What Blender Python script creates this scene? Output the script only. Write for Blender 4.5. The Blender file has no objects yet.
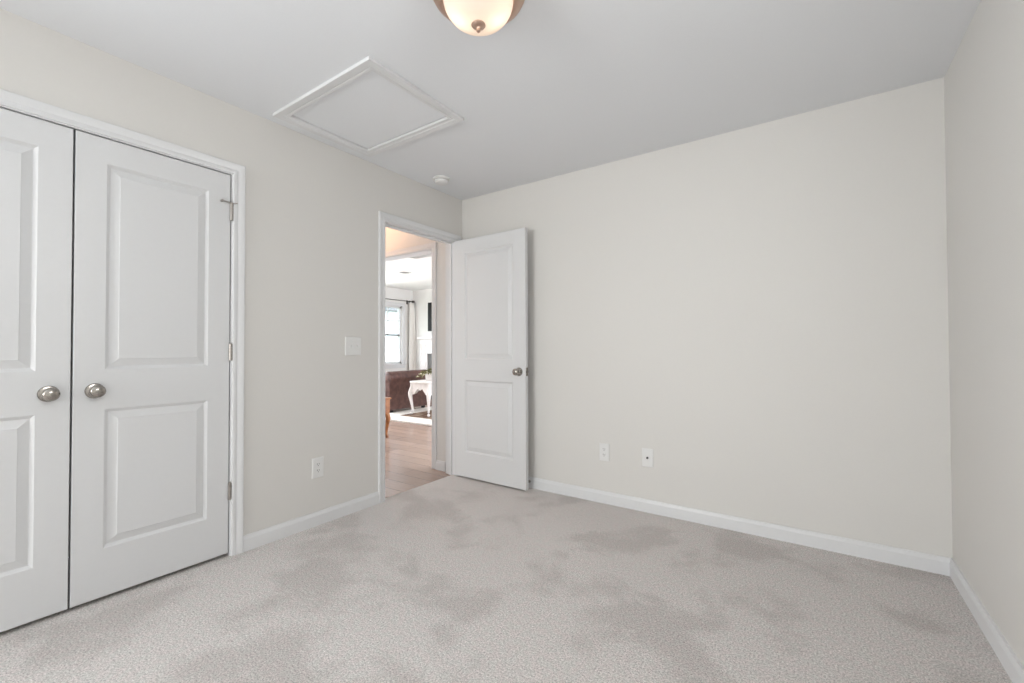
import bpy, bmesh, math, random
from mathutils import Vector, Matrix

S = bpy.context.scene
COL = S.collection
PI = math.pi

# ------------------------------------------------------------------ camera
F_PX = 438.854
YAW, PITCH, ROLL = -0.6043867, 0.0153815, -0.0030599
fw = Vector((math.sin(YAW) * math.cos(PITCH), math.cos(YAW) * math.cos(PITCH), math.sin(PITCH)))
r0 = Vector((math.cos(YAW), -math.sin(YAW), 0))
u0 = r0.cross(fw)
rr = r0 * math.cos(ROLL) + u0 * math.sin(ROLL)
uu = -r0 * math.sin(ROLL) + u0 * math.cos(ROLL)
cam_data = bpy.data.cameras.new('camera')
cam_data.sensor_width = 36.0
cam_data.lens = F_PX / 1024 * 36.0
cam_data.clip_start = 0.02
cam = bpy.data.objects.new('camera', cam_data)
COL.objects.link(cam)
M = Matrix((rr, uu, -fw)).transposed().to_4x4()
M.translation = Vector((2.59607, -2.97667, 1.10974))
cam.matrix_world = M
S.camera = cam

# ------------------------------------------------------------------ world, lights, exposure
S.view_settings.view_transform = 'Standard'
S.view_settings.look = 'None'
S.view_settings.exposure = -0.10
S.view_settings.gamma = 1.0
S.view_settings.use_curve_mapping = False
S.cycles.use_denoising = True
S.cycles.max_bounces = 14
S.cycles.diffuse_bounces = 10
S.cycles.transmission_bounces = 8
S.cycles.sample_clamp_indirect = 0.0

world = bpy.data.worlds.new('World')
S.world = world
world.use_nodes = True
wn = world.node_tree
bg = wn.nodes['Background']
bg.inputs['Color'].default_value = (0.86, 0.93, 1.0, 1)
bg.inputs['Strength'].default_value = 5.0


def area_light(name, loc, direction, sx, sy, power, color=(1, 1, 1)):
    d = bpy.data.lights.new(name, 'AREA')
    d.shape = 'RECTANGLE'
    d.size, d.size_y = sx, sy
    d.energy = power
    d.color = color
    o = bpy.data.objects.new(name, d)
    COL.objects.link(o)
    o.location = loc
    o.rotation_euler = Vector(direction).to_track_quat('-Z', 'Y').to_euler()
    return o


def point_light(name, loc, power, color, radius=0.05):
    d = bpy.data.lights.new(name, 'POINT')
    d.energy = power
    d.color = color
    d.shadow_soft_size = radius
    o = bpy.data.objects.new(name, d)
    COL.objects.link(o)
    o.location = loc
    return o


# daylight through the bedroom's rear window behind the camera
area_light('daylight_rear_window', (0.60, -6.66, 1.45), (0, 1, 0), 0.90, 1.40, 74, (1.0, 0.995, 0.95))
area_light('fill_light_left', (-0.06, -4.20, 1.45), (1, 0, 0), 0.90, 1.40, 46, (0.93, 0.97, 1.0))  # fill added through an unseen opening, mainly to brighten the right wall
area_light('fill_light_high_right', (3.20, -2.45, 2.00), (-1, 0, 0), 0.90, 0.50, 12.5, (1.0, 0.98, 0.93))  # weak fill added through an unseen opening high in the right wall
# fill added for the living room, from unseen openings on either side
area_light('fill_light_living_left', (-5.06, 1.55, 1.40), (1, 0, 0), 1.60, 1.40, 90, (0.97, 0.98, 1.0))
area_light('fill_light_living_right', (1.44, 2.40, 1.10), (-1, 0, 0), 2.20, 2.00, 62, (0.98, 0.98, 1.0))  # front fill added from the unseen right side
# unseen fill added at the hallway's end, and the hallway's warm lamp
area_light('fill_light_hall_end', (-0.75, -1.62, 1.15), (0, 1, 0), 1.0, 1.9, 8, (0.95, 0.98, 1.0))
point_light('hall_lamp', (-0.98, -0.36, 2.36), 5.2, (1.0, 0.57, 0.33), 0.06)

# ------------------------------------------------------------------ materials


def new_mat(name):
    m = bpy.data.materials.new(name)
    m.use_nodes = True
    nt = m.node_tree
    return m, nt, nt.nodes['Principled BSDF']


def noise_bump(nt, bsdf, scale, strength, dist=0.002, detail=3):
    tc = nt.nodes.new('ShaderNodeTexCoord')
    n = nt.nodes.new('ShaderNodeTexNoise')
    n.inputs['Scale'].default_value = scale
    n.inputs['Detail'].default_value = detail
    b = nt.nodes.new('ShaderNodeBump')
    b.inputs['Strength'].default_value = strength
    b.inputs['Distance'].default_value = dist
    nt.links.new(tc.outputs['Object'], n.inputs['Vector'])
    nt.links.new(n.outputs['Fac'], b.inputs['Height'])
    nt.links.new(b.outputs['Normal'], bsdf.inputs['Normal'])
    return tc, n, b


def mat_paint(name, col, rough=0.55, spec=0.3, bump=0.06, scale=90):
    m, nt, b = new_mat(name)
    b.inputs['Roughness'].default_value = rough
    b.inputs['Specular IOR Level'].default_value = spec
    tc, n, _ = noise_bump(nt, b, scale, bump)
    r = nt.nodes.new('ShaderNodeValToRGB')
    r.color_ramp.elements[0].color = (*[c * 0.985 for c in col], 1)
    r.color_ramp.elements[1].color = (*[min(1, c * 1.015) for c in col], 1)
    nt.links.new(n.outputs['Fac'], r.inputs['Fac'])
    nt.links.new(r.outputs['Color'], b.inputs['Base Color'])
    return m


def mat_metal(name, col, rough=0.3):
    m, nt, b = new_mat(name)
    b.inputs['Metallic'].default_value = 1
    b.inputs['Roughness'].default_value = rough
    b.inputs['Base Color'].default_value = (*col, 1)
    noise_bump(nt, b, 400, 0.03, 0.0005)
    return m


def mat_mottled(name, c1, c2, scale, rough=0.6, bump=0.2, spec=0.3, detail=4):
    m, nt, b = new_mat(name)
    b.inputs['Roughness'].default_value = rough
    b.inputs['Specular IOR Level'].default_value = spec
    tc, n, _ = noise_bump(nt, b, scale, bump, 0.003, detail)
    r = nt.nodes.new('ShaderNodeValToRGB')
    r.color_ramp.elements[0].position = 0.35
    r.color_ramp.elements[1].position = 0.65
    r.color_ramp.elements[0].color = (*c1, 1)
    r.color_ramp.elements[1].color = (*c2, 1)
    nt.links.new(n.outputs['Fac'], r.inputs['Fac'])
    nt.links.new(r.outputs['Color'], b.inputs['Base Color'])
    return m


def mat_carpet():
    m, nt, b = new_mat('greige_carpet')
    b.inputs['Roughness'].default_value = 1.0
    b.inputs['Specular IOR Level'].default_value = 0.05
    b.inputs['Sheen Weight'].default_value = 0.15
    tc = nt.nodes.new('ShaderNodeTexCoord')
    L = nt.links.new

    def noise(scale, detail, rough=0.5, dist=0.0):
        n = nt.nodes.new('ShaderNodeTexNoise')
        n.inputs['Scale'].default_value = scale
        n.inputs['Detail'].default_value = detail
        n.inputs['Roughness'].default_value = rough
        n.inputs['Distortion'].default_value = dist
        L(tc.outputs['Object'], n.inputs['Vector'])
        return n
    fine = noise(150, 4, 0.95)
    mid = noise(45, 2)
    big = noise(2.1, 6, 0.60, 0.25)
    tint = noise(28, 2)
    ramp = nt.nodes.new('ShaderNodeValToRGB')
    ramp.color_ramp.elements[0].position = 0.37
    ramp.color_ramp.elements[0].color = (0.25, 0.234, 0.226, 1)
    ramp.color_ramp.elements[1].position = 0.62
    ramp.color_ramp.elements[1].color = (0.85, 0.82, 0.80, 1)
    L(fine.outputs['Fac'], ramp.inputs['Fac'])
    # pile laid over by feet and vacuum: soft patches
    r2 = nt.nodes.new('ShaderNodeValToRGB')
    r2.color_ramp.elements[0].position = 0.42
    r2.color_ramp.elements[0].color = (0.865, 0.855, 0.85, 1)
    r2.color_ramp.elements[1].position = 0.52
    r2.color_ramp.elements[1].color = (1.03, 1.03, 1.03, 1)
    L(big.outputs['Fac'], r2.inputs['Fac'])
    mx = nt.nodes.new('ShaderNodeMix')
    mx.data_type = 'RGBA'
    mx.blend_type = 'MULTIPLY'
    mx.inputs['Factor'].default_value = 1.0
    L(ramp.outputs['Color'], mx.inputs['A'])
    L(r2.outputs['Color'], mx.inputs['B'])
    r3 = nt.nodes.new('ShaderNodeValToRGB')
    r3.color_ramp.elements[0].position = 0.4
    r3.color_ramp.elements[0].color = (0.99, 1.0, 0.985, 1)
    r3.color_ramp.elements[1].position = 0.6
    r3.color_ramp.elements[1].color = (1.03, 0.985, 0.985, 1)
    L(tint.outputs['Fac'], r3.inputs['Fac'])
    mx2 = nt.nodes.new('ShaderNodeMix')
    mx2.data_type = 'RGBA'
    mx2.blend_type = 'MULTIPLY'
    mx2.inputs['Factor'].default_value = 1.0
    L(mx.outputs['Result'], mx2.inputs['A'])
    L(r3.outputs['Color'], mx2.inputs['B'])
    L(mx2.outputs['Result'], b.inputs['Base Color'])
    add = nt.nodes.new('ShaderNodeMath')
    add.operation = 'ADD'
    L(fine.outputs['Fac'], add.inputs[0])
    L(mid.outputs['Fac'], add.inputs[1])
    bp = nt.nodes.new('ShaderNodeBump')
    bp.inputs['Strength'].default_value = 0.55
    bp.inputs['Distance'].default_value = 0.008
    L(add.outputs['Value'], bp.inputs['Height'])
    L(bp.outputs['Normal'], b.inputs['Normal'])
    return m


def mat_planks():
    m, nt, b = new_mat('wood_planks')
    L = nt.links.new
    b.inputs['Roughness'].default_value = 0.27
    b.inputs['Specular IOR Level'].default_value = 0.5
    tc = nt.nodes.new('ShaderNodeTexCoord')
    br = nt.nodes.new('ShaderNodeTexBrick')
    br.offset = 0.37
    br.inputs['Color1'].default_value = (0.46, 0.35, 0.29, 1)
    br.inputs['Color2'].default_value = (0.34, 0.25, 0.21, 1)
    br.inputs['Mortar'].default_value = (0.07, 0.05, 0.04, 1)
    br.inputs['Scale'].default_value = 1.0
    br.inputs['Mortar Size'].default_value = 0.002
    br.inputs['Brick Width'].default_value = 1.22
    br.inputs['Row Height'].default_value = 0.16
    L(tc.outputs['Object'], br.inputs['Vector'])
    mp = nt.nodes.new('ShaderNodeMapping')
    mp.inputs['Scale'].default_value = (2.0, 28.0, 1.0)
    L(tc.outputs['Object'], mp.inputs['Vector'])
    n = nt.nodes.new('ShaderNodeTexNoise')
    n.inputs['Scale'].default_value = 3.0
    n.inputs['Detail'].default_value = 5
    L(mp.outputs['Vector'], n.inputs['Vector'])
    r = nt.nodes.new('ShaderNodeValToRGB')
    r.color_ramp.elements[0].color = (0.72, 0.70, 0.68, 1)
    r.color_ramp.elements[1].color = (1.25, 1.22, 1.2, 1)
    L(n.outputs['Fac'], r.inputs['Fac'])
    mx = nt.nodes.new('ShaderNodeMix')
    mx.data_type = 'RGBA'
    mx.blend_type = 'MULTIPLY'
    mx.inputs['Factor'].default_value = 1.0
    L(br.outputs['Color'], mx.inputs['A'])
    L(r.outputs['Color'], mx.inputs['B'])
    L(mx.outputs['Result'], b.inputs['Base Color'])
    return m


def mat_siding():
    m, nt, b = new_mat('white_siding')
    L = nt.links.new
    b.inputs['Roughness'].default_value = 0.6
    tc = nt.nodes.new('ShaderNodeTexCoord')
    n = nt.nodes.new('ShaderNodeTexNoise')
    n.inputs['Scale'].default_value = 6
    r = nt.nodes.new('ShaderNodeValToRGB')
    r.color_ramp.elements[0].color = (0.76, 0.80, 0.82, 1)
    r.color_ramp.elements[1].color = (0.84, 0.87, 0.88, 1)
    L(tc.outputs['Object'], n.inputs['Vector'])
    L(n.outputs['Fac'], r.inputs['Fac'])
    L(r.outputs['Color'], b.inputs['Base Color'])
    return m


def mat_shade():
    m, nt, b = new_mat('frosted_glass')
    L = nt.links.new
    out = nt.nodes['Material Output']
    tr = nt.nodes.new('ShaderNodeBsdfTranslucent')
    tr.inputs['Color'].default_value = (0.95, 0.93, 0.90, 1)
    b.inputs['Base Color'].default_value = (0.85, 0.82, 0.78, 1)
    b.inputs['Roughness'].default_value = 0.25
    tc = nt.nodes.new('ShaderNodeTexCoord')
    n = nt.nodes.new('ShaderNodeTexNoise')
    n.inputs['Scale'].default_value = 9
    n.inputs['Detail'].default_value = 4
    n.inputs['Distortion'].default_value = 1.2
    r = nt.nodes.new('ShaderNodeMapRange')
    r.inputs['To Min'].default_value = 0.50
    r.inputs['To Max'].default_value = 0.66
    mx = nt.nodes.new('ShaderNodeMixShader')
    L(tc.outputs['Object'], n.inputs['Vector'])
    L(n.outputs['Fac'], r.inputs['Value'])
    L(r.outputs['Result'], mx.inputs['Fac'])
    L(b.outputs['BSDF'], mx.inputs[1])
    L(tr.outputs['BSDF'], mx.inputs[2])
    L(mx.outputs['Shader'], out.inputs['Surface'])
    return m


def mat_glass():
    m, nt, b = new_mat('window_glass')
    L = nt.links.new
    out = nt.nodes['Material Output']
    t = nt.nodes.new('ShaderNodeBsdfTransparent')
    t.inputs['Color'].default_value = (0.96, 0.98, 0.98, 1)
    g = nt.nodes.new('ShaderNodeBsdfGlossy')
    g.inputs['Roughness'].default_value = 0.02
    mx = nt.nodes.new('ShaderNodeMixShader')
    mx.inputs['Fac'].default_value = 0.05
    L(t.outputs['BSDF'], mx.inputs[1])
    L(g.outputs['BSDF'], mx.inputs[2])
    L(mx.outputs['Shader'], out.inputs['Surface'])
    return m


WALL = mat_paint('wall_paint', (0.648, 0.635, 0.612))
CEIL = mat_paint('ceiling_paint', (0.74, 0.755, 0.778), 0.8, 0.1, 0.08, 120)
TRIM = mat_paint('trim_paint', (0.685, 0.69, 0.70), 0.38, 0.4, 0.015, 60)
DOOR = mat_paint('door_paint', (0.635, 0.64, 0.648), 0.40, 0.4, 0.02, 60)
PLASTIC = mat_paint('white_plastic', (0.71, 0.71, 0.705), 0.35, 0.45, 0.0, 60)
DARK = mat_paint('dark_slot', (0.06, 0.058, 0.055), 0.6, 0.2, 0.0, 60)
HALLPAINT = mat_paint('hall_paint', (0.69, 0.675, 0.655))
LIVPAINT = mat_paint('living_paint', (0.78, 0.775, 0.76))
LIVCEIL = mat_paint('living_ceiling_paint', (0.86, 0.865, 0.865), 0.8, 0.1, 0.05, 120)
NICKEL = mat_metal('satin_nickel', (0.36, 0.335, 0.305), 0.20)
HINGE = mat_metal('hinge_steel', (0.40, 0.37, 0.345), 0.35)
BRONZE = mat_metal('brushed_bronze', (0.62, 0.44, 0.35), 0.34)
BLACK = mat_paint('black_screen', (0.008, 0.008, 0.009), 0.45, 0.25, 0.0, 60)
BLACKMETAL = mat_paint('dark_rod_metal', (0.06, 0.055, 0.05), 0.4, 0.5, 0.0, 60)
RUBBER = mat_paint('black_rubber', (0.02, 0.02, 0.02), 0.6, 0.3, 0.0, 60)
FIREBOX = mat_paint('firebox_grey', (0.13, 0.125, 0.12), 0.4, 0.4, 0.0, 60)
CARPET = mat_carpet()
PLANKS = mat_planks()
LEATHER = mat_mottled('brown_leather', (0.075, 0.035, 0.030), (0.125, 0.062, 0.052), 14, 0.42, 0.25, 0.45)
FURN = mat_mottled('white_furniture_paint', (0.76, 0.73, 0.72), (0.82, 0.79, 0.78), 20, 0.4, 0.02, 0.4)
ORANGE = mat_mottled('orange_wood', (0.22, 0.075, 0.022), (0.36, 0.14, 0.045), 18, 0.35, 0.05, 0.5)
SHAG = mat_mottled('white_shag', (0.66, 0.64, 0.61), (0.86, 0.84, 0.81), 60, 0.95, 0.8, 0.05)
RUGFIELD = mat_mottled('taupe_rug_field', (0.14, 0.085, 0.06), (0.36, 0.28, 0.22), 7, 0.95, 0.5, 0.05)
CURTAIN = mat_mottled('cream_curtain', (0.82, 0.80, 0.77), (0.87, 0.85, 0.82), 120, 0.9, 0.1, 0.05)
GREEN = mat_mottled('olive_leaves', (0.10, 0.10, 0.035), (0.26, 0.24, 0.10), 30, 0.6, 0.05, 0.3)
CREAM = mat_mottled('cream_blossom', (0.72, 0.68, 0.52), (0.82, 0.79, 0.66), 60, 0.8, 0.1, 0.1)
SIDING = mat_siding()
ROOFM = mat_mottled('grey_shingles', (0.20, 0.20, 0.21), (0.32, 0.32, 0.33), 30, 0.9, 0.5, 0.1)
GRASS = mat_mottled('lawn', (0.16, 0.20, 0.09), (0.26, 0.30, 0.14), 12, 0.95, 0.5, 0.05)
SHADE = mat_shade()
GLASS = mat_glass()

# ------------------------------------------------------------------ mesh helpers


def link(name, bm, mat, parent=None, smooth=False, loc=None, rot=None, bevel=0.0, seg=2):
    bm.normal_update()
    me = bpy.data.meshes.new(name)
    bm.to_mesh(me)
    bm.free()
    mats = mat if isinstance(mat, (list, tuple)) else [mat]
    for m in mats:
        me.materials.append(m)
    if smooth:
        for p in me.polygons:
            p.use_smooth = True
        me.set_sharp_from_angle(angle=math.radians(38))
    o = bpy.data.objects.new(name, me)
    COL.objects.link(o)
    if parent:
        o.parent = parent
    if loc:
        o.location = loc
    if rot:
        o.rotation_euler = rot
    if bevel:
        md = o.modifiers.new('bevel', 'BEVEL')
        md.width = bevel
        md.segments = seg
        md.limit_method = 'ANGLE'
    return o


def empty(name, loc, rotz=0):
    o = bpy.data.objects.new(name, None)
    o.empty_display_size = 0.1
    COL.objects.link(o)
    o.location = loc
    o.rotation_euler = (0, 0, rotz)
    return o


def tag(o, label, cat, group=None):
    o['label'] = label
    o['category'] = cat
    if group:
        o['group'] = group
    return o


def struct(o, label=None, cat=None):
    o['kind'] = 'structure'
    if label:
        o['label'] = label
    if cat:
        o['category'] = cat
    return o


def box(bm, x0, x1, y0, y1, z0, z1):
    x0, x1 = min(x0, x1), max(x0, x1)
    y0, y1 = min(y0, y1), max(y0, y1)
    z0, z1 = min(z0, z1), max(z0, z1)
    v = [bm.verts.new((x, y, z)) for z in (z0, z1) for y in (y0, y1) for x in (x0, x1)]
    for f in ((0, 2, 3, 1), (4, 5, 7, 6), (0, 1, 5, 4), (2, 6, 7, 3), (0, 4, 6, 2), (1, 3, 7, 5)):
        bm.faces.new([v[i] for i in f])
    return v


def boxes(*bs):
    bm = bmesh.new()
    for b in bs:
        box(bm, *b)
    return bm


def lathe(bm, prof, n=32, mtx=None):
    """prof: (r, z) pairs turned about z"""
    rings = []
    for r, z in prof:
        if r < 1e-6:
            rings.append([bm.verts.new((0, 0, z))])
        else:
            rings.append([bm.verts.new((r * math.cos(2 * PI * i / n), r * math.sin(2 * PI * i / n), z)) for i in range(n)])
    for a, b in zip(rings, rings[1:]):
        for i in range(n):
            j = (i + 1) % n
            if len(a) == 1 and len(b) == 1:
                continue
            if len(a) == 1:
                bm.faces.new((a[0], b[j], b[i]))
            elif len(b) == 1:
                bm.faces.new((a[i], a[j], b[0]))
            else:
                bm.faces.new((a[i], a[j], b[j], b[i]))
    if mtx is not None:
        vs = [v for r in rings for v in r]
        bmesh.ops.transform(bm, matrix=mtx, verts=vs)
    return bm


def tube(bm, pts, radii, n=10, cap=True):
    pts = [Vector(p) for p in pts]
    if not isinstance(radii, (list, tuple)):
        radii = [radii] * len(pts)
    rings = []
    for i, p in enumerate(pts):
        a = pts[max(0, i - 1)]
        b = pts[min(len(pts) - 1, i + 1)]
        t = (b - a).normalized()
        ref = Vector((0, 0, 1)) if abs(t.z) < 0.9 else Vector((0, 1, 0))
        s = t.cross(ref).normalized()
        w = s.cross(t)
        rings.append([bm.verts.new(p + (s * math.cos(2 * PI * k / n) + w * math.sin(2 * PI * k / n)) * radii[i]) for k in range(n)])
    for a, b in zip(rings, rings[1:]):
        for k in range(n):
            j = (k + 1) % n
            bm.faces.new((a[k], b[k], b[j], a[j]))
    if cap:
        bm.faces.new(rings[0])
        bm.faces.new(rings[-1][::-1])
    bmesh.ops.recalc_face_normals(bm, faces=bm.faces[:])
    return bm


def prism(bm, poly, axis, a, b):
    """extrude a 2-D outline along axis from a to b; poly gives the other two coords in xyz order"""
    def mk(p, t):
        c = list(p)
        c.insert(axis, t)
        return bm.verts.new(c)
    A = [mk(p, a) for p in poly]
    B = [mk(p, b) for p in poly]
    n = len(poly)
    bm.faces.new(A)
    bm.faces.new(B[::-1])
    for i in range(n):
        j = (i + 1) % n
        bm.faces.new((A[i], B[i], B[j], A[j]))
    bmesh.ops.recalc_face_normals(bm, faces=bm.faces[:])
    return bm


CASING = [(0, 0), (0, 0.009), (0.003, 0.0115), (0.018, 0.012), (0.022, 0.0095), (0.027, 0.0105), (0.034, 0.0145),
          (0.048, 0.0165), (0.054, 0.0165), (0.057, 0.014), (0.057, 0)]


def casing(bm, a0, a1, zt, place, z0=0.0, prof=CASING):
    """mitred moulding round an opening a0..a1 up to zt; place(a, v, z) -> point, v = stand-off from wall"""
    rings = []
    for u, v in prof:
        rings.append([bm.verts.new(place(a, v, z)) for a, z in ((a0 - u, z0), (a0 - u, zt + u), (a1 + u, zt + u), (a1 + u, z0))])
    for p, q in zip(rings, rings[1:]):
        for i in range(3):
            bm.faces.new((p[i], p[i + 1], q[i + 1], q[i]))
    bm.faces.new([r[0] for r in rings])
    bm.faces.new([r[3] for r in rings])
    bmesh.ops.recalc_face_normals(bm, faces=bm.faces[:])
    return bm


BASE = [(0, 0), (0.014, 0), (0.014, 0.064), (0.0125, 0.068), (0.0095, 0.078), (0.0085, 0.085), (0, 0.085)]


def panel_ring(bm, x0, x1, z0, z1, y, sgn):
    """moulded raised panel recessed into a face at y; sgn=+1 sinks towards +y"""
    rings = []
    for u, d in ((0, 0), (0.003, 0.002), (0.013, 0.010), (0.016, 0.010), (0.045, 0.0025), (0.047, 0.001)):
        yy = y + sgn * d
        rings.append([bm.verts.new(c) for c in ((x0 + u, yy, z0 + u), (x1 - u, yy, z0 + u), (x1 - u, yy, z1 - u), (x0 + u, yy, z1 - u))])
    for a, b in zip(rings, rings[1:]):
        for i in range(4):
            j = (i + 1) % 4
            bm.faces.new((a[i], a[j], b[j], b[i]))
    bm.faces.new(rings[-1])


def door_slab(w, h, t, stile, rows):
    """front face at y=0 (looking along -y), back at y=t; rows = [(z0,z1), (z0,z1)]"""
    bm = bmesh.new()
    c = 0.002
    xs = [c, stile, w - stile, w - c]
    zs = [c, rows[0][0], rows[0][1], rows[1][0], rows[1][1], h - c]
    for y, sg in ((0, 1), (t, -1)):
        for i in range(3):
            for k in range(5):
                if i == 1 and k in (1, 3):
                    panel_ring(bm, xs[1], xs[2], zs[k], zs[k + 1], y, sg)
                    continue
                bm.faces.new([bm.verts.new(p) for p in ((xs[i], y, zs[k]), (xs[i + 1], y, zs[k]), (xs[i + 1], y, zs[k + 1]), (xs[i], y, zs[k + 1]))])
    # chamfered edge all round
    rings = [[(c, 0, c), (w - c, 0, c), (w - c, 0, h - c), (c, 0, h - c)],
             [(0, c, 0), (w, c, 0), (w, c, h), (0, c, h)],
             [(0, t - c, 0), (w, t - c, 0), (w, t - c, h), (0, t - c, h)],
             [(c, t, c), (w - c, t, c), (w - c, t, h - c), (c, t, h - c)]]
    rings = [[bm.verts.new(p) for p in r] for r in rings]
    for a, b in zip(rings, rings[1:]):
        for i in range(4):
            j = (i + 1) % 4
            bm.faces.new((a[i], a[j], b[j], b[i]))
    bmesh.ops.remove_doubles(bm, verts=bm.verts[:], dist=1e-5)
    bmesh.ops.recalc_face_normals(bm, faces=bm.faces[:])
    return bm


def knob_bm(x, z, y=0.0, sgn=-1):
    """egg-shaped door knob with a round rose, sticking out along sgn*y"""
    bm = bmesh.new()
    prof = [(0, 0), (0.033, 0), (0.033, 0.004), (0.030, 0.008), (0.016, 0.010), (0.012, 0.014), (0.011, 0.026), (0.014, 0.031),
            (0.021, 0.035), (0.0262, 0.042), (0.0275, 0.048), (0.0262, 0.055), (0.021, 0.061), (0.012, 0.0645), (0, 0.0655)]
    lathe(bm, prof, 36, Matrix.Translation((x, y, z)) @ Matrix.Rotation(PI / 2 if sgn < 0 else -PI / 2, 4, 'X'))
    bmesh.ops.recalc_face_normals(bm, faces=bm.faces[:])
    return bm


W_ = 3.134      # room width
H = 2.44
YR = -6.60      # rear wall

# ------------------------------------------------------------------ the bedroom shell
bm = boxes((-0.0, W_, YR, 0, -0.06, 0.0), (-0.04, 0.0, -0.856, -0.094, -0.06, 0.0))
struct(link('floor', bm, CARPET), 'greige cut-pile carpet covering the bedroom floor', 'floor')

bm = boxes((-0.115, 0, YR - 0.1, -4.65, 0, H), (-0.115, 0, -3.75, -3.130, 0, H), (-0.115, 0, -4.65, -3.75, 0, 0.75), (-0.115, 0, -4.65, -3.75, 2.15, H), (-0.115, 0, -3.130, -1.877, 2.070, H), (-0.115, 0, -1.877, -0.868, 0, H),
           (-0.115, 0, -0.868, -0.078, 2.058, H), (-0.115, 0, -0.078, 0.0, 0, H))
struct(link('wall_left', bm, WALL), 'greige left wall holding the closet and the doorway', 'wall')
struct(link('wall_back', boxes((-0.115, W_ + 0.1, 0, 0.10, 0, H)), WALL), 'plain greige wall behind the open door', 'wall')
struct(link('wall_right', boxes((W_, W_ + 0.1, YR - 0.1, -2.90, 0, H), (W_, W_ + 0.1, -2.00, 0, 0, H), (W_, W_ + 0.1, -2.90, -2.00, 0, 1.75), (W_, W_ + 0.1, -2.90, -2.00, 2.25, H)), WALL), 'plain greige wall at the right edge', 'wall')
bm = boxes((0, 0.15, YR - 0.1, YR, 0, H), (1.05, W_, YR - 0.1, YR, 0, H), (0.15, 1.05, YR - 0.1, YR, 0, 0.75), (0.15, 1.05, YR - 0.1, YR, 2.15, H))
struct(link('wall_rear', bm, WALL), 'greige wall behind the camera', 'wall')

# ceiling with the attic opening
hx0, hx1, hy0, hy1 = 0.152, 0.882, -1.658, -1.126
bm = boxes((-0.1, hx0, YR - 0.1, 0.1, H, H + 0.10), (hx1, W_ + 0.1, YR - 0.1, 0.1, H, H + 0.10),
           (hx0, hx1, YR - 0.1, hy0, H, H + 0.10), (hx0, hx1, hy1, 0.1, H, H + 0.10))
struct(link('ceiling', bm, CEIL), 'smooth white bedroom ceiling', 'ceiling')

# baseboards
bm = prism(bmesh.new(), [(-d, z) for d, z in BASE], 0, 0.012, W_ - 0.001)
struct(link('baseboard_back', bm, TRIM), 'white baseboard along the wall behind the open door', 'baseboard')
bm = prism(bmesh.new(), [(W_ - d, z) for d, z in BASE], 1, YR, -0.001)
struct(link('baseboard_right', bm, TRIM), 'white baseboard along the right wall', 'baseboard')
bm = prism(bmesh.new(), [(d, z) for d, z in BASE], 1, -1.826, -0.9185)
struct(link('baseboard_left', bm, TRIM), 'white baseboard between closet and doorway', 'baseboard')

# closet: jamb, casing, box behind
bm = boxes((-0.115, 0.0, -3.130, -3.118, 0, 2.070), (-0.115, 0.0, -1.889, -1.877, 0, 2.070), (-0.115, 0.0, -3.118, -1.889, 2.058, 2.070))
casing(bm, -3.123, -1.884, 2.0625, lambda a, v, z: (v, a, z))
struct(link('trim_1', bm, TRIM, smooth=True), 'white casing round the closet doors', 'door casing')
bm = boxes((-0.75, -0.70, -3.45, -1.65, 0, H), (-0.70, -0.115, -1.70, -1.65, 0, H), (-0.70, -0.115, -3.50, -3.45, 0, H))
struct(link('wall_closet', bm, WALL))
struct(link('ceiling_closet', boxes((-0.75, -0.10, -3.50, -1.65, H, H + 0.1)), CEIL))
struct(link('floor_closet', boxes((-0.70, 0.0, -3.45, -1.70, -0.06, -0.001)), CARPET))

# bedroom doorway: jamb with stop, casing
bm = boxes((-0.115, 0.0, -0.868, -0.856, 0, 2.058), (-0.115, 0.0, -0.090, -0.078, 0, 2.058), (-0.115, 0.0, -0.856, -0.090, 2.046, 2.058),
           (-0.075, -0.042, -0.856, -0.844, 0, 2.046), (-0.075, -0.042, -0.102, -0.090, 0, 2.046), (-0.075, -0.042, -0.844, -0.102, 2.034, 2.046))
casing(bm, -0.861, -0.085, 2.051, lambda a, v, z: (v, a, z))
casing(bm, -0.861, -0.085, 2.051, lambda a, v, z: (-0.115 - v, a, z), 0.0, [(u * 0.9, v) for u, v in CASING])
struct(link('trim_2', bm, TRIM, smooth=True), 'white casing and jamb round the bedroom doorway', 'door casing')

# ------------------------------------------------------------------ doors
ROWS = [(0.212, 0.827), (1.003, 1.924)]


def hinge_bm(x, y, z, h=0.089, leafdir=1):
    bm = bmesh.new()
    box(bm, x, x + leafdir * 0.010, y + 0.0035, y + 0.0055, z - h / 2, z + h / 2)
    for k in range(5):
        z0 = z - h / 2 + k * h / 5
        lathe(bm, [(0, z0), (0.0088, z0 + 0.0004), (0.0088, z0 + h / 5 - 0.0008), (0, z0 + h / 5 - 0.0004)], 14, Matrix.Translation((x, y, 0)))
    lathe(bm, [(0.0042, z + h / 2), (0.0048, z + h / 2 + 0.003), (0.003, z + h / 2 + 0.006), (0, z + h / 2 + 0.007)], 12, Matrix.Translation((x, y, 0)))
    bmesh.ops.recalc_face_normals(bm, faces=bm.faces[:])
    return bm


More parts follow.
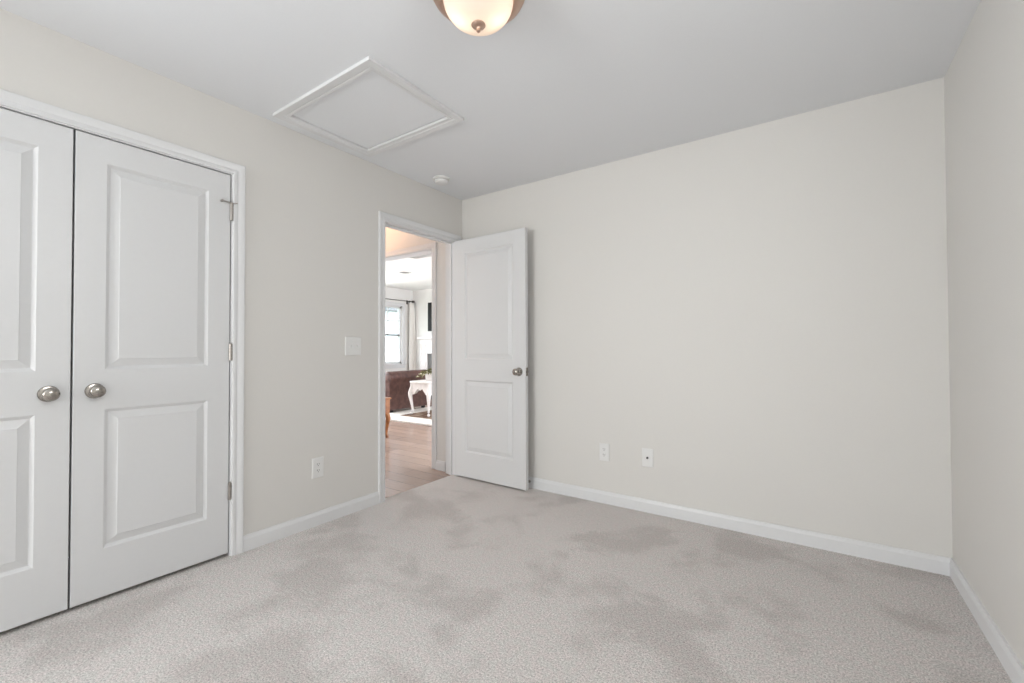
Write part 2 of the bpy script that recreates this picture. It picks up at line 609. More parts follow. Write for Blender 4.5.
CH = 2.035
d1 = struct(link('door_1', door_slab(0.606, CH, 0.034, 0.102, ROWS), DOOR, loc=(-0.004, -3.1135, 0.018), rot=(0, 0, PI / 2)),
            'white two-panel closet door cut off by the left edge of the photo', 'door')
link('knob', knob_bm(0.606 - 0.065, 0.910), NICKEL, d1, smooth=True)
d2 = struct(link('door_2', door_slab(0.606, CH, 0.034, 0.102, ROWS), DOOR, loc=(-0.004, -2.5005, 0.018), rot=(0, 0, PI / 2)),
            'white two-panel closet door seen whole, hinged on its right', 'door')
link('knob', knob_bm(0.069, 0.911), NICKEL, d2, smooth=True)
for i, z in enumerate((1.832, 1.075, 0.330)):
    hg = link('hinge', hinge_bm(0.609, -0.0075, z), HINGE, d2, smooth=True)
    if i == 0:
        hb = bmesh.new()
        tube(hb, [(0.612, -0.008, z + 0.049), (0.604, -0.012, z + 0.050), (0.585, -0.014, z + 0.051), (0.564, -0.013, z + 0.052)], 0.0033, 10)
        tube(hb, [(0.609, -0.008, z + 0.049), (0.622, -0.020, z + 0.050), (0.630, -0.028, z + 0.050)], 0.0030, 10)
        lathe(hb, [(0.0075, z + 0.045), (0.0075, z + 0.053), (0.002, z + 0.056), (0, z + 0.056)], 14, Matrix.Translation((0.609, -0.0075, 0)))
        lathe(hb, [(0, -0.010), (0.0062, -0.009), (0.0062, 0.006), (0.004, 0.009), (0, 0.009)], 12,
              Matrix.Translation((0.562, -0.009, z + 0.052)) @ Matrix.Rotation(PI / 2, 4, 'X'))
        bmesh.ops.recalc_face_normals(hb, faces=hb.faces[:])
        link('hinge_stop', hb, HINGE, d2, smooth=True)
for z in (1.832, 1.075, 0.330):
    link('hinge', hinge_bm(-0.003, -0.0075, z, leafdir=-1), HINGE, d1, smooth=True)

d3 = struct(link('door_3', door_slab(0.750, CH, 0.035, 0.121, ROWS), DOOR, loc=(0.0025, -0.1085, 0.014), rot=(0, 0, math.radians(-1.1))),
            'white two-panel door standing open against the plain wall', 'door')
link('knob', knob_bm(0.750 - 0.062, 0.912), NICKEL, d3, smooth=True)
link('knob', knob_bm(0.750 - 0.062, 0.912, 0.035, 1), NICKEL, d3, smooth=True)
bm = boxes((0.7495, 0.7512, 0.005, 0.030, 0.880, 0.945))
lathe(bm, [(0, 0), (0.0085, 0), (0.0085, 0.005), (0.006, 0.010), (0, 0.010)], 16, Matrix.Translation((0.751, 0.0175, 0.9125)) @ Matrix.Rotation(PI / 2, 4, 'Y'))
link('latch_plate', bm, NICKEL, d3, smooth=True)
for z in (1.832, 1.075, 0.330):
    link('hinge', hinge_bm(-0.0045, 0.040, z), HINGE, d3, smooth=True)

# spring door stop on the baseboard behind the open door
ds = empty('door_stop', (0.715, -0.0142, 0.052))
tag(ds, 'small black-tipped door stop on the baseboard behind the open door', 'door stop')
bm = bmesh.new()
lathe(bm, [(0, 0), (0.011, 0), (0.011, 0.004), (0.005, 0.007), (0, 0.007)], 16, Matrix.Rotation(PI / 2, 4, 'X'))
link('base', bm, HINGE, ds, smooth=True)
bm = bmesh.new()
pts = [(0.0055 * math.cos(t * 0.9), -0.006 - t * 0.00062, 0.0055 * math.sin(t * 0.9)) for t in range(56)]
tube(bm, pts, 0.0011, 6)
link('spring', bm, HINGE, ds, smooth=True)
bm = bmesh.new()
lathe(bm, [(0, 0.040), (0.0075, 0.0405), (0.0085, 0.046), (0.0075, 0.054), (0, 0.055)], 16, Matrix.Rotation(PI / 2, 4, 'X'))
link('rubber_tip', bm, RUBBER, ds, smooth=True)

# ------------------------------------------------------------------ attic access panel
ah = empty('attic_hatch', ((hx0 + hx1) / 2, (hy0 + hy1) / 2, H))
tag(ah, 'square white attic access panel in a moulded frame on the ceiling', 'attic hatch')
cx, cy = (hx0 + hx1) / 2, (hy0 + hy1) / 2
bm = bmesh.new()
iw, ih = (hx1 - hx0) / 2 - 0.004, (hy1 - hy0) / 2 - 0.004
rings = []
for u, d in ((0, 0.010), (0, -0.010), (0.004, -0.012), (0.018, -0.012), (0.021, -0.0095), (0.026, -0.0105), (0.030, -0.0135), (0.058, -0.0155), (0.065, -0.0155), (0.066, -0.0145), (0.066, 0.0)):
    rings.append([bm.verts.new((sx * (iw + u), sy * (ih + u), d)) for sx, sy in ((-1, -1), (1, -1), (1, 1), (-1, 1))])
for a, b in zip(rings, rings[1:]):
    for i in range(4):
        j = (i + 1) % 4
        bm.faces.new((a[i], a[j], b[j], b[i]))
bmesh.ops.recalc_face_normals(bm, faces=bm.faces[:])
link('frame', bm, TRIM, ah)
pb = boxes((-iw + 0.005, iw - 0.005, -ih + 0.005, ih - 0.005, 0.000, 0.018))
link('panel', pb, CEIL, ah, bevel=0.0015)
struct(link('hatch_light_cover', boxes((hx0 - 0.05, hx1 + 0.05, hy0 - 0.05, hy1 + 0.05, H + 0.101, H + 0.12)), CEIL))  # cover added above the hatch to keep outside light from leaking in

# ------------------------------------------------------------------ ceiling lamp
cl = empty('ceiling_lamp', (1.586, -1.726, H))
tag(cl, 'flush ceiling lamp with frosted bowl and bronze ring, lit', 'ceiling lamp')
bm = bmesh.new()
lathe(bm, [(0.150, 0.0), (0.174, -0.001), (0.178, -0.009), (0.175, -0.018), (0.170, -0.022), (0.168, -0.032), (0.160, -0.037), (0.152, -0.046), (0.140, -0.050), (0.130, -0.047),
           (0.127, -0.036), (0.06, -0.012), (0, -0.012)], 64)
bmesh.ops.recalc_face_normals(bm, faces=bm.faces[:])
link('ring', bm, BRONZE, cl, smooth=True)
bm = bmesh.new()
N = 18
prof = [(0.129 * math.cos(t * PI / 2 / N) ** 0.85 if t < N else 0.0, -0.044 - 0.092 * math.sin(t * PI / 2 / N)) for t in range(N + 1)]
lathe(bm, prof, 64)
bmesh.ops.recalc_face_normals(bm, faces=bm.faces[:])
shade = link('shade', bm, SHADE, cl, smooth=True)
bm = bmesh.new()
lathe(bm, [(0.010, -0.1330), (0.0255, -0.1345), (0.0265, -0.1370), (0.0240, -0.1405), (0.0150, -0.1440), (0.0080, -0.1470), (0.0065, -0.1510), (0.0080, -0.1550), (0.0075, -0.1600), (0.003, -0.1640), (0, -0.1645)], 28)
bmesh.ops.recalc_face_normals(bm, faces=bm.faces[:])
link('finial', bm, BRONZE, cl, smooth=True)
for s in (-1, 1):
    ang = YAW
    p = point_light('bulb', (s * 0.058 * math.cos(ang), -s * 0.058 * math.sin(ang), -0.085), 0.155, (1.0, 0.80, 0.58), 0.018)
    p.parent = cl

# ------------------------------------------------------------------ smoke detector
sd = empty('smoke_detector', (0.204, -0.480, H))
tag(sd, 'small round white smoke detector on the ceiling above the doorway', 'smoke detector')
bm = bmesh.new()
lathe(bm, [(0, 0), (0.064, 0), (0.066, -0.004), (0.066, -0.010), (0.063, -0.013), (0.055, -0.014), (0, -0.014)], 40)
bmesh.ops.recalc_face_normals(bm, faces=bm.faces[:])
link('base', bm, PLASTIC, sd, smooth=True)
bm = bmesh.new()
lathe(bm, [(0.050, -0.0145), (0.054, -0.019), (0.055, -0.028), (0.051, -0.037), (0.040, -0.042), (0, -0.044)], 40)
bmesh.ops.recalc_face_normals(bm, faces=bm.faces[:])
link('cover', bm, PLASTIC, sd, smooth=True)

# ------------------------------------------------------------------ switch and outlets


def plate_bm(w, h, t=0.006):
    bm = bmesh.new()
    rings = []
    for u, d in ((0, 0), (0, -0.003), (0.003, -t + 0.0006), (0.006, -t)):
        rings.append([bm.verts.new((sx * (w / 2 - u), d, sz * (h / 2 - u))) for sx, sz in ((-1, -1), (1, -1), (1, 1), (-1, 1))])
    for a, b in zip(rings, rings[1:]):
        for i in range(4):
            j = (i + 1) % 4
            bm.faces.new((a[i], a[j], b[j], b[i]))
    bm.faces.new(rings[-1])
    bmesh.ops.recalc_face_normals(bm, faces=bm.faces[:])
    return bm


def screw(parent, x, z):
    bm = bmesh.new()
    lathe(bm, [(0, 0.0075), (0.002, 0.0073), (0.0032, 0.0062), (0.0034, 0.005)], 12, Matrix.Translation((x, 0, z)) @ Matrix.Rotation(PI / 2, 4, 'X'))
    bmesh.ops.recalc_face_normals(bm, faces=bm.faces[:])
    link('screw', bm, PLASTIC, parent, smooth=True)


sw = empty('light_switch', (0.0, -1.127, 1.128), PI / 2)
tag(sw, 'square white double light switch on the wall left of the doorway', 'light switch')
link('plate', plate_bm(0.126, 0.126, 0.007), PLASTIC, sw)
for s in (-1, 1):
    bm = boxes((s * 0.023 - 0.007, s * 0.023 + 0.007, -0.0085, -0.006, -0.015, 0.015))
    link('toggle_frame', bm, PLASTIC, sw, bevel=0.001)
    bm = bmesh.new()
    prism(bm, [(-0.0075, -0.006), (-0.0185, -0.0135 if s > 0 else 0.005), (-0.0185, -0.006 if s > 0 else 0.012), (-0.0075, 0.008)], 0, s * 0.023 - 0.0045, s * 0.023 + 0.0045)
    link('toggle', bm, PLASTIC, sw, bevel=0.001)
    for z in (-0.030, 0.030):
        screw(sw, s * 0.023, z)


def outlet(loc, rz, label, w=0.076, h=0.124):
    o = empty('wall_outlet', loc, rz)
    tag(o, label, 'outlet')
    link('plate', plate_bm(w, h), PLASTIC, o)
    for z in (-0.0195, 0.0195):
        bm = bmesh.new()
        pts = []
        for i in range(24):
            a = 2 * PI * i / 24
            pts.append((0.0172 * math.cos(a), max(-0.0125, min(0.0125, 0.0172 * math.sin(a))) + z))
        prism(bm, pts, 1, -0.0055, -0.0080)
        rc = link('receptacle', bm, PLASTIC, o)
        bm = boxes((-0.0078, -0.0052, -0.0084, -0.0078, z + 0.000, z + 0.0095), (0.0052, 0.0078, -0.0084, -0.0078, z + 0.000, z + 0.0085))
        lathe(bm, [(0, 0.0084), (0.0026, 0.0084), (0.0026, 0.0078)], 12, Matrix.Translation((0, 0, z - 0.0062)) @ Matrix.Rotation(PI / 2, 4, 'X'))
        link('slots', bm, DARK, rc)
    screw(o, 0, 0)
    return o


outlet((0.0, -1.3845, 0.360), PI / 2, 'white double outlet low on the wall between closet and doorway', 0.078, 0.126)
outlet((1.344, 0.0, 0.363), 0, 'white double outlet on the plain wall, nearer the open door')
co = empty('cable_jack', (1.6545, 0.0, 0.366))
tag(co, 'white cable jack plate on the plain wall, right of the double outlet', 'cable jack')
link('plate', plate_bm(0.076, 0.124), PLASTIC, co)
bm = bmesh.new()
lathe(bm, [(0.0075, 0.005), (0.0075, 0.009), (0.0055, 0.0095), (0.0055, 0.016), (0.0035, 0.016), (0.0035, 0.010), (0, 0.010)], 16, Matrix.Rotation(PI / 2, 4, 'X'))
bmesh.ops.recalc_face_normals(bm, faces=bm.faces[:])
link('jack', bm, DARK, co, smooth=True)
for z in (-0.042, 0.042):
    screw(co, 0, z)

# ------------------------------------------------------------------ hallway and living room shell
XL, YL = -5.0, 4.02          # window wall and fireplace wall of the living room
XR = 1.50
YH = -0.03                   # hall face of the wall with the cased opening
ox0, ox1, oz = -1.32, -0.335, 2.046
bm = boxes((-0.04, -1.50, -1.65, YH + 0.115, -0.06, -0.004), (XL - 0.1, XR, YH + 0.115, YL + 0.1, -0.06, -0.004))
bm.verts.ensure_lookup_table()
struct(link('floor_living', bm, PLANKS), 'wood plank floor of the hallway and living room', 'floor')
bm = boxes((ox1, -0.115, YH, YH + 0.115, 0, H), (-1.50, ox0, YH, YH + 0.115, 0, H), (ox0, ox1, YH, YH + 0.115, oz, H))
struct(link('wall_hall_far', bm, HALLPAINT), 'hallway wall with the cased opening to the living room', 'wall')
bm = boxes((-1.50, -1.40, -1.65, YH, 0, H), (-1.40, -0.70, -1.70, -1.65, 0, H))
struct(link('wall_hall_left', bm, HALLPAINT))
struct(link('ceiling_hall', boxes((-1.50, -0.1, -1.70, YH + 0.115, H, H + 0.10)), CEIL))
bm = boxes((ox0, ox0 + 0.012, YH - 0.001, YH + 0.116, 0, oz - 0.012), (ox1 - 0.012, ox1, YH - 0.001, YH + 0.116, 0, oz - 0.012), (ox0, ox1, YH - 0.001, YH + 0.116, oz - 0.012, oz))
casing(bm, ox0 + 0.006, ox1 - 0.006, oz - 0.006, lambda a, v, z: (a, YH - v, z))
casing(bm, ox0 + 0.006, ox1 - 0.006, oz - 0.006, lambda a, v, z: (a, YH + 0.115 + v, z))
struct(link('trim_3', bm, TRIM, smooth=True), 'white casing round the opening between hallway and living room', 'door casing')
bm = prism(bmesh.new(), [(YH - d, z - 0.004) for d, z in BASE], 0, ox1 + 0.052, -0.172)
struct(link('baseboard_hall', bm, TRIM), 'short white baseboard in the hallway beside the doorway', 'baseboard')

# living room walls
wy0, wy1, wz0, wz1 = 2.70, 3.70, 0.775, 2.055        # visible window
vy0, vy1, vz0, vz1 = 0.75, 2.35, 0.70, 2.10          # opening added for the left fill light, out of sight
bm = boxes((XL - 0.12, XL, 0.085, vy0, 0, H), (XL - 0.12, XL, vy0, vy1, 0, vz0), (XL - 0.12, XL, vy0, vy1, vz1, H), (XL - 0.12, XL, vy1, wy0, 0, H),
           (XL - 0.12, XL, wy0, wy1, 0, wz0), (XL - 0.12, XL, wy0, wy1, wz1, H), (XL - 0.12, XL, wy1, YL + 0.12, 0, H))
struct(link('wall_living_window', bm, LIVPAINT), 'white living room wall with the curtained window', 'wall')
struct(link('wall_living_far', boxes((XL, XR, YL, YL + 0.12, 0, H)), LIVPAINT), 'white living room wall behind the fireplace', 'wall')
struct(link('wall_living_near', boxes((XL, -1.50, YH, YH + 0.115, 0, H)), LIVPAINT))
bm = boxes((XR, XR + 0.1, 0.1, 1.25, 0, H), (XR, XR + 0.1, 3.55, YL + 0.1, 0, H), (XR, XR + 0.1, 1.25, 3.55, 2.15, H))
struct(link('wall_living_right', bm, LIVPAINT))
struct(link('ceiling_living', boxes((XL - 0.1, XR + 0.1, YH + 0.115, YL + 0.1, H, H + 0.10)), LIVCEIL), 'bright white living room ceiling', 'ceiling')
bm = prism(bmesh.new(), [(XL + d, z - 0.004) for d, z in BASE], 1, 0.2, YL)
struct(link('baseboard_living', bm, TRIM))

# visible living room window: frame, sashes, grille, panes, casing, sill
bm = boxes((XL - 0.10, XL - 0.03, wy0, wy0 + 0.045, wz0, wz1), (XL - 0.10, XL - 0.03, wy1 - 0.045, wy1, wz0, wz1),
           (XL - 0.10, XL - 0.03, wy0, wy1, wz0, wz0 + 0.045), (XL - 0.10, XL - 0.03, wy0, wy1, wz1 - 0.045, wz1))
casing(bm, wy0 + 0.004, wy1 - 0.004, wz1 - 0.004, lambda a, v, z: (XL + v, a, z), wz0, [(u * 1.35, v) for u, v in CASING])
box(bm, XL - 0.03, XL + 0.045, wy0 - 0.10, wy1 + 0.10, wz0 - 0.022, wz0)
box(bm, XL, XL + 0.014, wy0 - 0.075, wy1 + 0.075, wz0 - 0.10, wz0 - 0.022)
w1 = struct(link('window_1', bm, TRIM, smooth=True), 'living room window seen through the doorway, partly behind the curtain', 'window')
link('meeting_rail', boxes((XL - 0.085, XL - 0.035, wy0 + 0.045, wy1 - 0.045, 1.392, 1.426)), FIREBOX, w1)
bm = boxes((XL - 0.075, XL - 0.055, wy0 + 0.045, wy1 - 0.045, 1.720, 1.738))
for k in (1, 2):
    yk = wy0 + 0.045 + (wy1 - wy0 - 0.09) * k / 3
    box(bm, XL - 0.075, XL - 0.055, yk - 0.009, yk + 0.009, 1.426, wz1 - 0.045)
link('grille', bm, TRIM, w1)
link('pane', boxes((XL - 0.070, XL - 0.066, wy0 + 0.045, wy1 - 0.045, 1.426, wz1 - 0.045)), GLASS, w1)
link('pane', boxes((XL - 0.052, XL - 0.048, wy0 + 0.045, wy1 - 0.045, wz0 + 0.045, 1.392)), GLASS, w1)

# ------------------------------------------------------------------ outside: neighbouring house and lawn
nh = empty('neighbour_house', (-9.2, 6.5, -0.45))
tag(nh, 'neighbouring house in pale horizontal siding seen through the living room window', 'house')
bm = bmesh.new()
n_rows = 19
poly = [(-4.0, 0.0)]
for i in range(n_rows):
    z = i * 0.15
    poly.append((0.020, z))
    poly.append((0.0, z + 0.15))
poly.append((-4.0, n_rows * 0.15))
prism(bm, poly, 1, -5.0, 5.0)
link('siding', bm, SIDING, nh)
bm = prism(bmesh.new(), [(0.35, 2.82), (0.35, 2.96), (-2.0, 4.1), (-4.35, 2.96), (-4.35, 2.82)], 1, -5.3, 5.3)
link('roof', bm, ROOFM, nh)
struct(link('ground', boxes((-30, XL - 0.13, -12, 25, -0.6, -0.45)), GRASS))

# ------------------------------------------------------------------ living room furniture
# rug
rx0, rx1, ry0, ry1 = -3.34, -0.70, 1.53, 3.55
rug = empty('area_rug', ((rx0 + rx1) / 2, (ry0 + ry1) / 2, -0.004))
tag(rug, 'pale bordered area rug on the living room floor beside the sofa', 'rug')
hw, hh = (rx1 - rx0) / 2, (ry1 - ry0) / 2
bm = boxes((-hw, hw, -hh, -hh + 0.34, 0, 0.028), (-hw, hw, hh - 0.34, hh, 0, 0.028), (-hw, -hw + 0.34, -hh + 0.34, hh - 0.34, 0, 0.028), (hw - 0.34, hw, -hh + 0.34, hh - 0.34, 0, 0.028))
link('border', bm, SHAG, rug, bevel=0.006)
link('field', boxes((-hw + 0.34, hw - 0.34, -hh + 0.34, hh - 0.34, 0, 0.024)), RUGFIELD, rug)

# sofa: back towards the doorway, right-hand arm in view
sf = empty('leather_sofa', (-4.12, 2.40, -0.004))
tag(sf, 'brown leather sofa with rolled arms in front of the living room window', 'sofa')
SWD, SDP = 0.80, 0.44       # half width, half depth


def rounded(name, b, r, mat, parent):
    return link(name, boxes(b), mat, parent, smooth=True, bevel=r, seg=4)


rounded('base', (-0.62, 0.62, -SDP + 0.02, SDP - 0.03, 0.10, 0.36), 0.02, LEATHER, sf)
bm = bmesh.new()
prism(bm, [(-SDP, 0.07), (-SDP + 0.22, 0.07), (-SDP + 0.20, 0.53), (-SDP + 0.24, 0.60), (-SDP + 0.20, 0.68), (-SDP + 0.10, 0.705), (-SDP + 0.01, 0.67), (-SDP - 0.02, 0.60), (-SDP + 0.01, 0.52)], 0, -0.66, 0.66)
link('backrest', bm, LEATHER, sf, smooth=True, bevel=0.02, seg=3)
for s in (-1, 1):
    bm = bmesh.new()
    prof = [(0.60, 0.07), (0.815, 0.07), (0.815, 0.53)]
    for k in range(15):
        a = -0.7 + k * (PI + 1.1) / 14
        prof.append((0.735 + 0.115 * math.cos(a), 0.620 + 0.105 * math.sin(a)))
    prof.append((0.60, 0.54))
    prism(bm, [(s * x, z) for x, z in prof], 1, -SDP - 0.015, SDP)
    ar = link('arm', bm, LEATHER, sf, smooth=True, bevel=0.012, seg=3)
    for y in (-SDP - 0.012, SDP + 0.003):
        bm = bmesh.new()
        lathe(bm, [(0.094, -0.004), (0.094, 0.004), (0.075, 0.008), (0, 0.010)], 24, Matrix.Translation((s * 0.735, y, 0.620)) @ Matrix.Rotation(PI / 2 if y < 0 else -PI / 2, 4, 'X'))
        bmesh.ops.recalc_face_normals(bm, faces=bm.faces[:])
        link('arm_facing', bm, LEATHER, ar, smooth=True)
    rounded('seat_cushion', (min(0.005 * s, 0.595 * s), max(0.005 * s, 0.595 * s), -SDP + 0.24, SDP, 0.362, 0.50), 0.035, LEATHER, sf)
    rounded('back_cushion', (min(0.005 * s, 0.595 * s), max(0.005 * s, 0.595 * s), -SDP + 0.235, -SDP + 0.40, 0.502, 0.70), 0.05, LEATHER, sf)
for sx in (-1, 1):
    for sy in (-1, 1):
        bm = bmesh.new()
        lathe(bm, [(0, 0.0), (0.022, 0.0), (0.034, 0.03), (0.040, 0.075), (0, 0.075)], 16, Matrix.Translation((sx * 0.745, sy * 0.37, 0)))
        bmesh.ops.recalc_face_normals(bm, faces=bm.faces[:])
        link('leg', bm, RUBBER, sf, smooth=True)

# side table with cabriole legs
st = empty('side_table', (-2.683, 2.345, 0.020))
tag(st, 'white side table with curved cabriole legs beside the brown sofa', 'side table')
TZ = 0.553
bm = bmesh.new()
outl = []
for i in range(48):
    a = 2 * PI * i / 48
    ca, sa = math.cos(a), math.sin(a)
    outl.append((0.285 * math.copysign(abs(ca) ** 0.55, ca), 0.375 * math.copysign(abs(sa) ** 0.55, sa)))
prism(bm, outl, 2, TZ - 0.022, TZ)
link('table_top', bm, FURN, st, smooth=True, bevel=0.007, seg=3)
lx, ly = 0.192, 0.302


def apron(half):
    pts = [(-half, TZ - 0.022), (-half, 0.34)]
    for t, z in ((-0.86, 0.335), (-0.70, 0.345), (-0.52, 0.385), (-0.36, 0.415), (-0.26, 0.440), (-0.20, 0.442), (-0.10, 0.420), (0, 0.405), (0.10, 0.420), (0.20, 0.442), (0.26, 0.440), (0.36, 0.415), (0.52, 0.385), (0.70, 0.345), (0.86, 0.335)):
        pts.append((t * half, z))
    pts += [(half, 0.34), (half, TZ - 0.022)]
    return pts


for s in (-1, 1):
    link('apron', prism(bmesh.new(), apron(lx), 1, s * ly - 0.010, s * ly + 0.010), FURN, st)
    link('apron', prism(bmesh.new(), apron(ly), 0, s * lx - 0.010, s * lx + 0.010), FURN, st)
for sx in (-1, 1):
    for sy in (-1, 1):
        bm = bmesh.new()
        dx, dy = sx * 0.707, sy * 0.707
        path = [(0.000, TZ - 0.023, 0.026), (0.002, 0.46, 0.028), (0.014, 0.41, 0.034), (0.028, 0.36, 0.037), (0.026, 0.31, 0.033), (0.014, 0.24, 0.026),
                (-0.001, 0.16, 0.020), (-0.010, 0.10, 0.017), (-0.008, 0.06, 0.017), (0.008, 0.032, 0.022), (0.030, 0.014, 0.021), (0.040, 0.009, 0.009)]
        tube(bm, [(sx * lx + dx * o, sy * ly + dy * o, max(z, rad)) if z < 0.03 else (sx * lx + dx * o, sy * ly + dy * o, z) for o, z, rad in path], [q[2] for q in path], 14)
        link('leg', bm, FURN, st, smooth=True)

# planter with trailing blossoms
pp = empty('potted_plant', (-2.725, 2.330, 0.020 + TZ))
tag(pp, 'white planter of small cream flowers on the white side table', 'potted plant')
bm = bmesh.new()
lathe(bm, [(0, 0), (0.078, 0), (0.088, 0.012), (0.096, 0.10), (0.099, 0.125), (0.092, 0.125), (0.086, 0.105), (0, 0.105)], 32)
bmesh.ops.recalc_face_normals(bm, faces=bm.faces[:])
link('pot', bm, FURN, pp, smooth=True)
rnd = random.Random(5)
bm = bmesh.new()
stems = []
for i in range(54):
    a = rnd.uniform(0, 2 * PI)
    reach = rnd.uniform(0.06, 0.24)
    p0 = Vector((0.05 * math.cos(a), 0.05 * math.sin(a), 0.105))
    tip = Vector((reach * math.cos(a), reach * math.sin(a), max(0.075, 0.105 + rnd.uniform(0.0, 0.075) - max(0, reach - 0.13) * 0.9)))
    mid = (p0 + tip) / 2 + Vector((0, 0, 0.045))
    tube(bm, [p0, mid, tip], [0.0022, 0.002, 0.0014], 5)
    stems.append((p0, mid, tip, a))
link('stems', bm, GREEN, pp)
bm = bmesh.new()
for p0, mid, tip, a in stems:
    for c, sz in ((mid, 0.046), ((mid + tip) / 2, 0.050), (tip, 0.042)):
        for _ in range(2):
            d = Vector((rnd.uniform(-1, 1), rnd.uniform(-1, 1), rnd.uniform(-0.6, 0.6))).normalized()
            s_ = d.cross(Vector((0, 0, 1))).normalized()
            up = s_.cross(d) * 0.12
            q = [c, c + d * sz * 0.5 + s_ * sz * 0.28 + up * sz, c + d * sz, c + d * sz * 0.5 - s_ * sz * 0.28 + up * sz]
            vs = [bm.verts.new((v.x, v.y, max(v.z, 0.03))) for v in q]
            bm.faces.new(vs)
lf = link('leaves', bm, GREEN, pp)
md = lf.modifiers.new('thickness', 'SOLIDIFY')
md.thickness = 0.0012
bm = bmesh.new()
for i, (p0, mid, tip, a) in enumerate(stems):
    if i % 3 != 2:
        bmesh.ops.create_icosphere(bm, subdivisions=1, radius=rnd.uniform(0.013, 0.021), matrix=Matrix.Translation(tip) @ Matrix.Scale(0.7, 4, (0, 0, 1)))
link('blossoms', bm, CREAM, pp, smooth=True)

# orange wooden stand just inside the opening
ws = empty('wooden_stand', (-2.05, 0.52, -0.004))
tag(ws, 'orange-brown wooden stand with curved feet at the left edge of the doorway view', 'stand')
bm = boxes((-0.235, 0.235, -0.185, 0.185, 0.30, 0.478))
link('body', bm, ORANGE, ws, bevel=0.008)
link('top', boxes((-0.25, 0.25, -0.20, 0.20, 0.479, 0.500)), ORANGE, ws, bevel=0.006)
link('drawer_front', boxes((-0.19, 0.19, -0.197, -0.184, 0.33, 0.455)), ORANGE, ws, bevel=0.004)
bm = bmesh.new()
lathe(bm, [(0, 0), (0.006, 0), (0.006, 0.012), (0.012, 0.018), (0.010, 0.024), (0, 0.026)], 16, Matrix.Translation((0, -0.197, 0.392)) @ Matrix.Rotation(PI / 2, 4, 'X'))
bmesh.ops.recalc_face_normals(bm, faces=bm.faces[:])
link('knob', bm, NICKEL, ws, smooth=True)
for sx in (-1, 1):
    for sy in (-1, 1):
        bm = bmesh.new()
        dx, dy = sx * 0.707, sy * 0.707
        path = [(0.0, 0.31, 0.028), (0.010, 0.28, 0.032), (0.020, 0.24, 0.031), (0.012, 0.18, 0.025), (0.0, 0.11, 0.018), (-0.004, 0.05, 0.015), (0.004, 0.022, 0.019), (0.010, 0.0, 0.020)]
        tube(bm, [(sx * 0.205 + dx * o, sy * 0.155 + dy * o, z) for o, z, _ in path], [q[2] for q in path], 14)
        link('leg', bm, ORANGE, ws, smooth=True)

# fireplace with mantel
fx0, fx1 = -4.65, -3.12
fp = empty('fireplace', ((fx0 + fx1) / 2, YL, 0.0))
tag(fp, 'white fireplace surround with mantel shelf beneath the television', 'fireplace')
fh = (fx1 - fx0) / 2
bm = boxes((-fh, -fh + 0.225, -0.12, 0, 0, 1.318), (fh - 0.225, fh, -0.12, 0, 0, 1.318), (-fh + 0.225, fh - 0.225, -0.12, 0, 1.0, 1.318))
for s in (-1, 1):
    xm = s * (fh - 0.1125)
    for a, b, c, d in ((-0.075, -0.06, 0.18, 1.20), (0.06, 0.075, 0.18, 1.20), (-0.06, 0.06, 0.18, 0.195), (-0.06, 0.06, 1.185, 1.20)):
        box(bm, xm + a, xm + b, -0.130, -0.119, c, d)
link('surround', bm, FURN, fp)
link('mantel_shelf', boxes((-fh - 0.045, fh + 0.045, -0.17, 0, 1.319, 1.372)), FURN, fp, bevel=0.006)
link('firebox', boxes((-fh + 0.226, fh - 0.226, -0.09, -0.01, 0.0, 0.999)), FIREBOX, fp)

# television on the wall over the mantel
tv = empty('television', (-3.90, YL - 0.003, 1.81))
tag(tv, 'black flat television on the living room wall above the mantel', 'television')
link('housing', boxes((-0.56, 0.56, -0.060, -0.012, -0.315, 0.315)), BLACK, tv, bevel=0.004)
link('screen', boxes((-0.55, 0.55, -0.0625, -0.0605, -0.302, 0.305)), BLACK, tv)
link('wall_bracket', boxes((-0.2, 0.2, -0.0118, 0, -0.15, 0.15)), BLACKMETAL, tv)

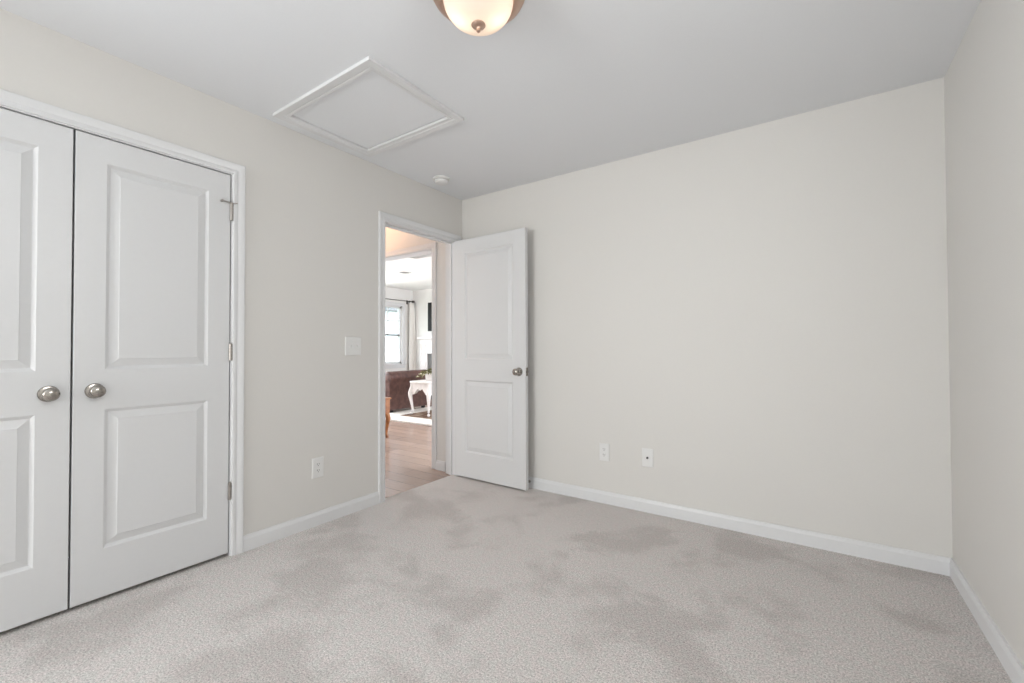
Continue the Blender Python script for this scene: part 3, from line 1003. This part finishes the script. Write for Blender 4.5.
# curtain rod and curtain
cr = empty('curtain_rod', (XL + 0.085, 3.20, 2.172))
tag(cr, 'thin dark curtain rod above the living room window', 'curtain rod')
link('rod', tube(bmesh.new(), [(0, -0.75, 0), (0, 0.72, 0)], 0.0085, 12), BLACKMETAL, cr, smooth=True)
link('finial', boxes((-0.024, 0.024, 0.72, 0.775, -0.024, 0.024)), BLACKMETAL, cr, bevel=0.004)
for y in (0.640, -0.69):
    bm = boxes((-0.085, -0.076, y - 0.022, y + 0.022, -0.06, 0.03), (-0.078, 0.0, y - 0.009, y + 0.009, -0.022, -0.006), (-0.016, 0.016, y - 0.012, y + 0.012, -0.024, 0.014))
    link('bracket', bm, BLACKMETAL, cr, bevel=0.002)
bm = bmesh.new()
rows, cols = 24, 60
grid = []
for j in range(rows + 1):
    t = j / rows
    z = 2.146 - t * 2.13
    wd = 0.115 + 0.085 * min(1.0, t * 2.2)
    row = []
    for i in range(cols + 1):
        s = i / cols
        ph = s * 2 * PI * 4.5
        y = 3.795 + (0.05 - 0.02 * min(1, t * 2.5)) + s * wd
        x = XL + 0.085 + (0.016 + 0.014 * t) * math.sin(ph + 0.5 * math.sin(t * 3)) + 0.006 * math.sin(ph * 2.3 + t * 4)
        row.append(bm.verts.new((x, y, z)))
    grid.append(row)
for a, b in zip(grid, grid[1:]):
    for i in range(cols):
        bm.faces.new((a[i], a[i + 1], b[i + 1], b[i]))
cu = tag(link('curtain', bm, CURTAIN, smooth=True), 'cream curtain panel gathered at the right of the living room window', 'curtain')
md = cu.modifiers.new('thickness', 'SOLIDIFY')
md.thickness = 0.003

# living room ceiling fittings
cv = empty('ceiling_vent', (-1.80, 1.435, H))
tag(cv, 'long white vent grille on the living room ceiling near the opening', 'ceiling vent')
bm = boxes((-0.45, 0.45, -0.10, -0.075, -0.012, 0), (-0.45, 0.45, 0.075, 0.10, -0.012, 0), (-0.45, -0.425, -0.075, 0.075, -0.012, 0), (0.425, 0.45, -0.075, 0.075, -0.012, 0))
link('frame', bm, PLASTIC, cv)
bm = bmesh.new()
for k in range(9):
    y = -0.070 + k * 0.0165
    prism(bm, [(y, -0.010), (y + 0.003, -0.010), (y + 0.011, -0.001), (y + 0.008, -0.001)], 0, -0.425, 0.425)
link('louvres', bm, PLASTIC, cv)
cf = empty('ceiling_fixture', (-3.285, 2.245, H))
tag(cf, 'small round grey and white fixture on the living room ceiling', 'ceiling fixture')
bm = bmesh.new()
lathe(bm, [(0.085, 0), (0.115, 0), (0.118, -0.006), (0.110, -0.012), (0.088, -0.010), (0.085, 0)], 32)
bmesh.ops.recalc_face_normals(bm, faces=bm.faces[:])
link('ring', bm, PLASTIC, cf, smooth=True)
bm = bmesh.new()
lathe(bm, [(0, -0.002), (0.084, -0.002), (0.084, -0.001), (0, -0.001)], 32)
bmesh.ops.recalc_face_normals(bm, faces=bm.faces[:])
link('insert', bm, FIREBOX, cf)
